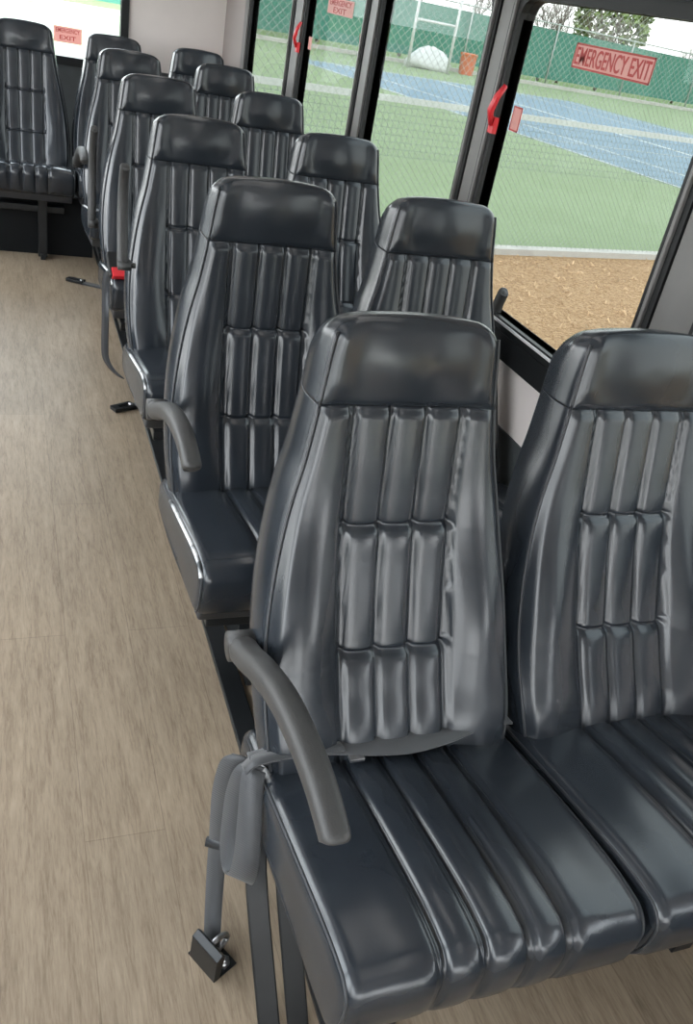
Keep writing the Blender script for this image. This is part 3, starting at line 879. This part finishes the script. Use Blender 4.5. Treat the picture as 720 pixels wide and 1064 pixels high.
GM = dict(
    green=ground_mat('court_green', (.175, .225, .120), (.20, .255, .142), .8),
    blue=ground_mat('court_blue', (.145, .205, .255), (.165, .23, .28), .7),
    line=simple('court_paint_white', (0.496, 0.496, 0.471), .8),
    mulch=ground_mat('wood_chip_mulch', (.17, .085, .04), (.52, .36, .21), 34, .9, c2=(.36, .225, .12)),
    pave=ground_mat('pale_asphalt', (.25, .245, .225), (.30, .295, .28), 3),
    grass=ground_mat('lawn', (0.105, 0.167, 0.056), (0.155, 0.223, 0.087), 5, .5),
    curb=simple('concrete_curb', (0.409, 0.391, 0.360), .85, noise=.1, nscale=4),
    screen=ground_mat('windscreen_green', (0.050, 0.167, 0.124), (0.074, 0.205, 0.155), 1.2),
    wire=simple('galvanised_wire', (0.310, 0.341, 0.310), .5, .3),
    pole=simple('galvanised_pole', (0.341, 0.372, 0.347), .5, .3),
    white=simple('white_paint', (0.508, 0.508, 0.496), .5),
    orange=simple('orange_plastic', (0.465, 0.124, 0.050), .5),
    bark=simple('grey_brown_bark', (0.143, 0.105, 0.087), .9, noise=.3, nscale=6),
    leaf=simple('spring_leaf', (0.136, 0.192, 0.050), .7, noise=.4, nscale=2),
    leaf2=simple('dark_leaf', (0.062, 0.118, 0.043), .7, noise=.4, nscale=2),
    net=simple('net_cord', (0.186, 0.223, 0.223), .8),
)
VF = 6.69
mb = MB(); mb.add([(-120, -120, GZ - .02), (140, -120, GZ - .02), (140, 160, GZ - .02), (-120, 160, GZ - .02)], [(0, 1, 2, 3)])
o = mb.build('ground', GM['grass']); o['kind'] = 'structure'
slab('tennis_court', 2.4, 75, VF + .06, 40, -.10, 0, GM['green'], label='green tennis court surface outside the side windows', cat='court')
ct = slab('blue_court', 15.4, 30.2, 7.2, 31.4, .001, .006, GM['blue'], label='blue playing area of the tennis court', cat='court')
mb = MB()
def ln(u0, u1, v0, v1):
    mb.add(quad(u0, u1, v0, v1, .009), [(0, 1, 2, 3)])
for u in (15.45, 17.5, 26.8, 29.4): ln(u - .05, u + .05, 7.5, 31.2)
for v in (7.6, 17.0, 31.2): ln(15.4, 29.5, v - .05, v + .05)
ln(22.3, 22.5, 17, 31)
lo = mb.build('court_lines', GM['line'], ct); tag(lo, 'white court lines')
o = slab('mulch_bed', -1.0, 60, -30, VF - .06, -.10, .0, GM['mulch'], label='orange brown wood chip mulch strip beside the bus', cat='mulch', kind='stuff')
slab('parking_lot', -60, 2.4, VF - .06 if False else -30, 70, -.06, .02, GM['pave'], label='pale pavement behind the bus', cat='pavement')
slab('curb', 2.4, 60, VF - .10, VF + .06, -.05, .07, GM['curb'], label='pale concrete curb between mulch and tennis court', cat='curb')
# scattered chips so that the mulch has relief
rng = np.random.default_rng(4)
mb = MB()
for k in range(2600):
    u = rng.uniform(2.5, 13); v = rng.uniform(1.5, VF - .15)
    a = rng.uniform(0, PI); L = rng.uniform(.015, .05); w_ = rng.uniform(.006, .016)
    c, s = math.cos(a), math.sin(a); t = rng.uniform(-.02, .03)
    P = []
    for sx, sy in ((-1, -1), (1, -1), (1, 1), (-1, 1)):
        x = sx * L / 2; y = sy * w_ / 2
        P.append(W(u + x * c - y * s, v + x * s + y * c, .018 + sx * t * .5 + .01))
    Q = [(p[0], p[1], p[2] - .008) for p in P]
    mb.add(P + Q, [(0, 1, 2, 3), (4, 7, 6, 5), (0, 4, 5, 1), (1, 5, 6, 2), (2, 6, 7, 3), (3, 7, 4, 0)])
chips = mb.build('wood_chips', simple('wood_chip', (.46, .31, .18), .85, noise=.45, nscale=3))
tag(chips, 'loose pale wood chips scattered on the mulch strip', 'wood chips', kind='stuff')

# chain link fence at the mulch edge
r = empty('chain_link_fence', W(8, VF)); tag(r, 'chain link fence standing at the mulch edge outside the side windows', 'fence')
inv = Vector(r.location)
def put(mb, name, mat, parent=None):
    me = mb.mesh(name); o = link(name, me, mat, parent or r); o.location = -inv; return o
mb = MB()
U0, U1, H = 2.5, 15.0, 3.0
sp = .080; rad = .0023
n = int((U1 - U0 + H) / sp)
for k in range(-int(H / sp), int((U1 - U0) / sp) + 1):
    for sg in (1, -1):
        ua = U0 + k * sp if sg > 0 else U0 + k * sp + H
        ub = ua + sg * H
        za, zb = .06, .06 + H
        # clip to the fence
        def cut(u, z, u2, z2):
            pts = [(u, z), (u2, z2)]
            out = []
            for (a, b_), (c, d) in ((pts[0], pts[1]), (pts[1], pts[0])):
                if a < U0: t = (U0 - a) / (c - a); a, b_ = U0, b_ + (d - b_) * t
                if a > U1: t = (U1 - a) / (c - a); a, b_ = U1, b_ + (d - b_) * t
                out.append((a, b_))
            return out
        if max(ua, ub) < U0 + .02 or min(ua, ub) > U1 - .02: continue
        (a, b0), (c, d0) = cut(ua, za, ub, zb)
        A = Vector(W(a, VF + .003 * sg, b0)); B = Vector(W(c, VF + .003 * sg, d0))
        t = (B - A).normalized(); s_ = OV * rad; w2 = t.cross(OV).normalized() * rad
        V = [A + s_, A + w2, A - s_, A - w2, B + s_, B + w2, B - s_, B - w2]
        mb.add(V, [(0, 1, 5, 4), (1, 2, 6, 5), (2, 3, 7, 6), (3, 0, 4, 7)])
put(mb, 'mesh', GM['wire'])
for u in (2.5, 15.0):
    mb = MB(); mb.cyl(W(u, VF, 0), W(u, VF, 3.1), .03, 10); put(mb, 'post', GM['pole'])
mb = MB(); mb.cyl(W(U0, VF, 3.06), W(U1, VF, 3.06), .02, 8); put(mb, 'top_rail', GM['pole'])
mb = MB(); mb.cyl(W(U0, VF, .06), W(U1, VF, .06), .008, 8); put(mb, 'bottom_wire', GM['pole'])

# tennis net
vn = 12.06
r = empty('tennis_net', W(9, vn)); tag(r, 'long tennis net with a white top band on the green court', 'net'); inv = Vector(r.location)
mb = MB(); mb.add(quad(2.9, 26, vn - .012, vn + .012, .88) + quad(2.9, 26, vn - .012, vn + .012, .98), [(0, 3, 2, 1), (4, 5, 6, 7), (0, 1, 5, 4), (1, 2, 6, 5), (2, 3, 7, 6), (3, 0, 4, 7)])
tag(put(mb, 'top_band', GM['white']), 'white band')
mb = MB()
for u in np.arange(2.95, 26, .11): mb.add([W(u - .0035, vn, .05), W(u + .0035, vn, .05), W(u + .0035, vn, .9), W(u - .0035, vn, .9)], [(0, 1, 2, 3)])
for z in np.arange(.05, .9, .11): mb.add([W(2.95, vn, z - .0035), W(26, vn, z - .0035), W(26, vn, z + .0035), W(2.95, vn, z + .0035)], [(0, 1, 2, 3)])
put(mb, 'mesh', GM['net'])
for u in (2.9, 26):
    mb = MB(); mb.cyl(W(u, vn + .05, 0), W(u, vn + .05, 1.05), .045, 12); put(mb, 'post', GM['pole'])

# far fence with windscreen and white kerb
r = empty('windscreen_fence', W(40, 40)); tag(r, 'far tennis court fence covered in green windscreen cloth', 'fence'); inv = Vector(r.location)
for a, b in ((6, 24), (24, 42), (42, 60), (60, 80)):
    mb = MB(); V = []
    us = np.linspace(a, b, 37)
    for u in us:
        V += [W(u, 40 + .05 * math.sin(u * 1.7), .35), W(u, 40 + .05 * math.sin(u * 1.7 + 1), 2.75)]
    mb.add(V, [(2 * i, 2 * i + 2, 2 * i + 3, 2 * i + 1) for i in range(36)], True); put(mb, 'windscreen', GM['screen'])
for u in range(6, 81, 6):
    mb = MB(); mb.cyl(W(u, 39.9, 0), W(u, 39.9, 3.1), .045, 8); put(mb, 'post', GM['pole'])
mb = MB(); mb.cyl(W(6, 39.9, 3.02), W(80, 39.9, 3.02), .035, 8); put(mb, 'top_rail', GM['pole'])
slab('far_curb', 6, 80, 38.9, 39.3, 0, .16, GM['curb'], label='white kerb along the foot of the far windscreen fence', cat='kerb')
# white pole frame, covered bench, bins
r = empty('pole_frame', W(25.2, 36)); tag(r, 'tall white pole frame with a crossbar by the far fence', 'frame'); inv = Vector(r.location)
for u in (24.0, 26.3):
    mb = MB(); mb.cyl(W(u, 36, 0), W(u, 36, 3.6), .07, 10); put(mb, 'upright', GM['white'])
mb = MB(); mb.cyl(W(24.0, 36, 2.0), W(26.3, 36, 2.0), .06, 10); put(mb, 'crossbar', GM['white'])
r = empty('covered_bench', W(26, 37.3)); tag(r, 'white covered heap at the foot of the white pole frame', 'bench'); inv = Vector(r.location)
mb = MB(); V = []
rings = []
for k, (s, z) in enumerate(((1.0, 0), (1.0, .25), (.85, .5), (.55, .8), (.2, .95))):
    rings.append([W(26 + s * 1.25 * math.cos(a) * (1 + .12 * math.sin(3 * a + k)), 37.3 + s * .6 * math.sin(a), z + .06 * math.sin(2 * a + k)) for a in np.linspace(0, 2 * PI, 25)[:-1]])
V, F = loft(rings); mb.add(V, F, True); put(mb, 'cover', GM['white'])
for u, v, lab in ((22.6, 37.5, 'orange bin by the far fence left of the white pole frame'), (28.9, 38, 'orange bin by the far fence right of the white pole frame')):
    r = empty('litter_bin', W(u, v)); tag(r, lab, 'bin', 'orange bins by the far fence'); inv = Vector(r.location)
    mb = MB(); rings = [[W(u + q * math.cos(a), v + q * math.sin(a), z) for a in np.linspace(0, 2 * PI, 17)[:-1]] for q, z in ((.36, 0), (.42, .85), (.45, .87), (.45, .95), (.38, .97))]
    V, F = loft(rings); mb.add(V, F, False); put(mb, 'drum', GM['orange'])

# trees behind the far fence
def branch(mb, p, d, L, r, depth, rnd):
    q = p + d * L
    mid = p + d * L * .5 + Vector((rnd.uniform(-1, 1), rnd.uniform(-1, 1), rnd.uniform(-.3, .6))) * L * .06
    mb.tube([p, mid, q], r, 5 if depth > 2 else 4, scale=[1, .85, .65], up=(.3, .8, .2))
    if depth == 0: return
    for k in range(3 if depth > 1 else 2):
        nd = (d + Vector((rnd.uniform(-1, 1), rnd.uniform(-1, 1), rnd.uniform(-.15, .7))) * .72).normalized()
        branch(mb, q if k else mid, nd, L * rnd.uniform(.62, .82), r * .6, depth - 1, rnd)
def tree(u, v, h, leafy, label, seed, mat=None, fullness=900):
    rnd = random.Random(seed)
    base = Vector(W(u, v))
    r = empty('leafy_tree' if leafy else 'bare_tree', base); tag(r, label, 'tree', 'trees behind the far fence')
    mb = MB(); branch(mb, Vector((0, 0, 0)), Vector((rnd.uniform(-.05, .05), 0, 1)), h * (.30 if leafy else .24), h * .018, 5 if leafy else 6, rnd)
    mb.build('trunk', GM['bark'], r)
    if leafy:
        mb = MB()
        for k in range(fullness):
            th = rnd.uniform(0, 2 * PI); ph = math.acos(rnd.uniform(-1, 1)); rr = rnd.uniform(.55, 1) ** .5
            c = Vector((rr * math.sin(ph) * math.cos(th) * h * .36, rr * math.sin(ph) * math.sin(th) * h * .36, h * .58 + rr * math.cos(ph) * h * .42))
            a = Vector((rnd.uniform(-1, 1), rnd.uniform(-1, 1), rnd.uniform(-1, 1))).normalized(); b = a.orthogonal().normalized(); s = h * rnd.uniform(.022, .05)
            mb.add([c - a * s, c + b * s * .7, c + a * s, c - b * s * .7], [(0, 1, 2, 3)])
        mb.build('crown', mat or GM['leaf'], r)
tree(49.3, 49.5, 7.5, True, 'round green tree behind the far fence above the exit sign', 3, fullness=1500)
for k, (u, v, h, lab) in enumerate(((39, 44, 6, 'bare twiggy tree left of the pale wire post behind the far fence'), (41.5, 45, 6.5, 'bare brown tree second to the left of the green tree'), (44, 44, 6.5, 'bare brown tree just left of the green tree behind the far fence'), (52.0, 44.5, 6, 'bare dark tree just right of the green tree against the white sky'), (56.2, 44, 6, 'bare tree second to the right of the green tree'), (60.5, 46, 6.5, 'bare tree farthest right against the white sky'),
                                  (33.5, 44, 6, 'bare brown tree above the second side window court view'), (29, 44.5, 6.5, 'bare brown tree right of the white pole frame'), (24, 45, 6.2, 'bare brown tree behind the white pole frame'))):
    tree(u, v, h, False, lab, 20 + k)
for k, (u, v, h, lab) in enumerate(((14, 50, 9, 'dark green tree behind the fence seen through the rearmost side window'), (21, 48, 8, 'dark green tree behind the fence seen through the third side window'), (8, 56, 10, 'dark green tree farthest left behind the court'))):
    tree(u, v, h, True, lab, 50 + k, GM['leaf2'], 1100)
# hedge line and lawn behind the bus
slab('lawn_strip', -60, 2.4, 70, 110, -.05, .06, GM['grass'], label='green lawn strip beyond the pale pavement behind the bus', cat='lawn')

# ------------------------------------------------------------------ light
wd = bpy.data.worlds.new('sky'); S.world = wd; wd.use_nodes = True
nt = wd.node_tree; nt.nodes.clear()
o = nt.nodes.new('ShaderNodeOutputWorld'); bg = nt.nodes.new('ShaderNodeBackground')
tc = nt.nodes.new('ShaderNodeTexCoord'); sx = nt.nodes.new('ShaderNodeSeparateXYZ'); r = nt.nodes.new('ShaderNodeValToRGB')
r.color_ramp.elements[0].position = 0; r.color_ramp.elements[0].color = (1, 1, 1, 1)
r.color_ramp.elements[1].position = .8; r.color_ramp.elements[1].color = (.82, .91, 1, 1)
nt.links.new(tc.outputs['Generated'], sx.inputs['Vector']); nt.links.new(sx.outputs['Z'], r.inputs['Fac'])
nt.links.new(r.outputs['Color'], bg.inputs['Color']); bg.inputs['Strength'].default_value = 7.5
nt.links.new(bg.outputs['Background'], o.inputs['Surface'])
sl = bpy.data.lights.new('sun', 'SUN'); sl.energy = 2.5; sl.angle = math.radians(20); sl.color = (1, .96, .9)
so = bpy.data.objects.new('sun', sl); COL.objects.link(so); so.rotation_euler = (math.radians(38), math.radians(-25), 0)

S.view_settings.view_transform = 'Standard'; S.view_settings.look = 'None'
S.view_settings.exposure = 0.22; S.view_settings.gamma = 1.0; S.view_settings.use_curve_mapping = False
S.cycles.max_bounces = 8; S.cycles.diffuse_bounces = 4; S.cycles.glossy_bounces = 4; S.cycles.transparent_max_bounces = 12
S.cycles.use_denoising = True
S.cycles.sample_clamp_indirect = 6
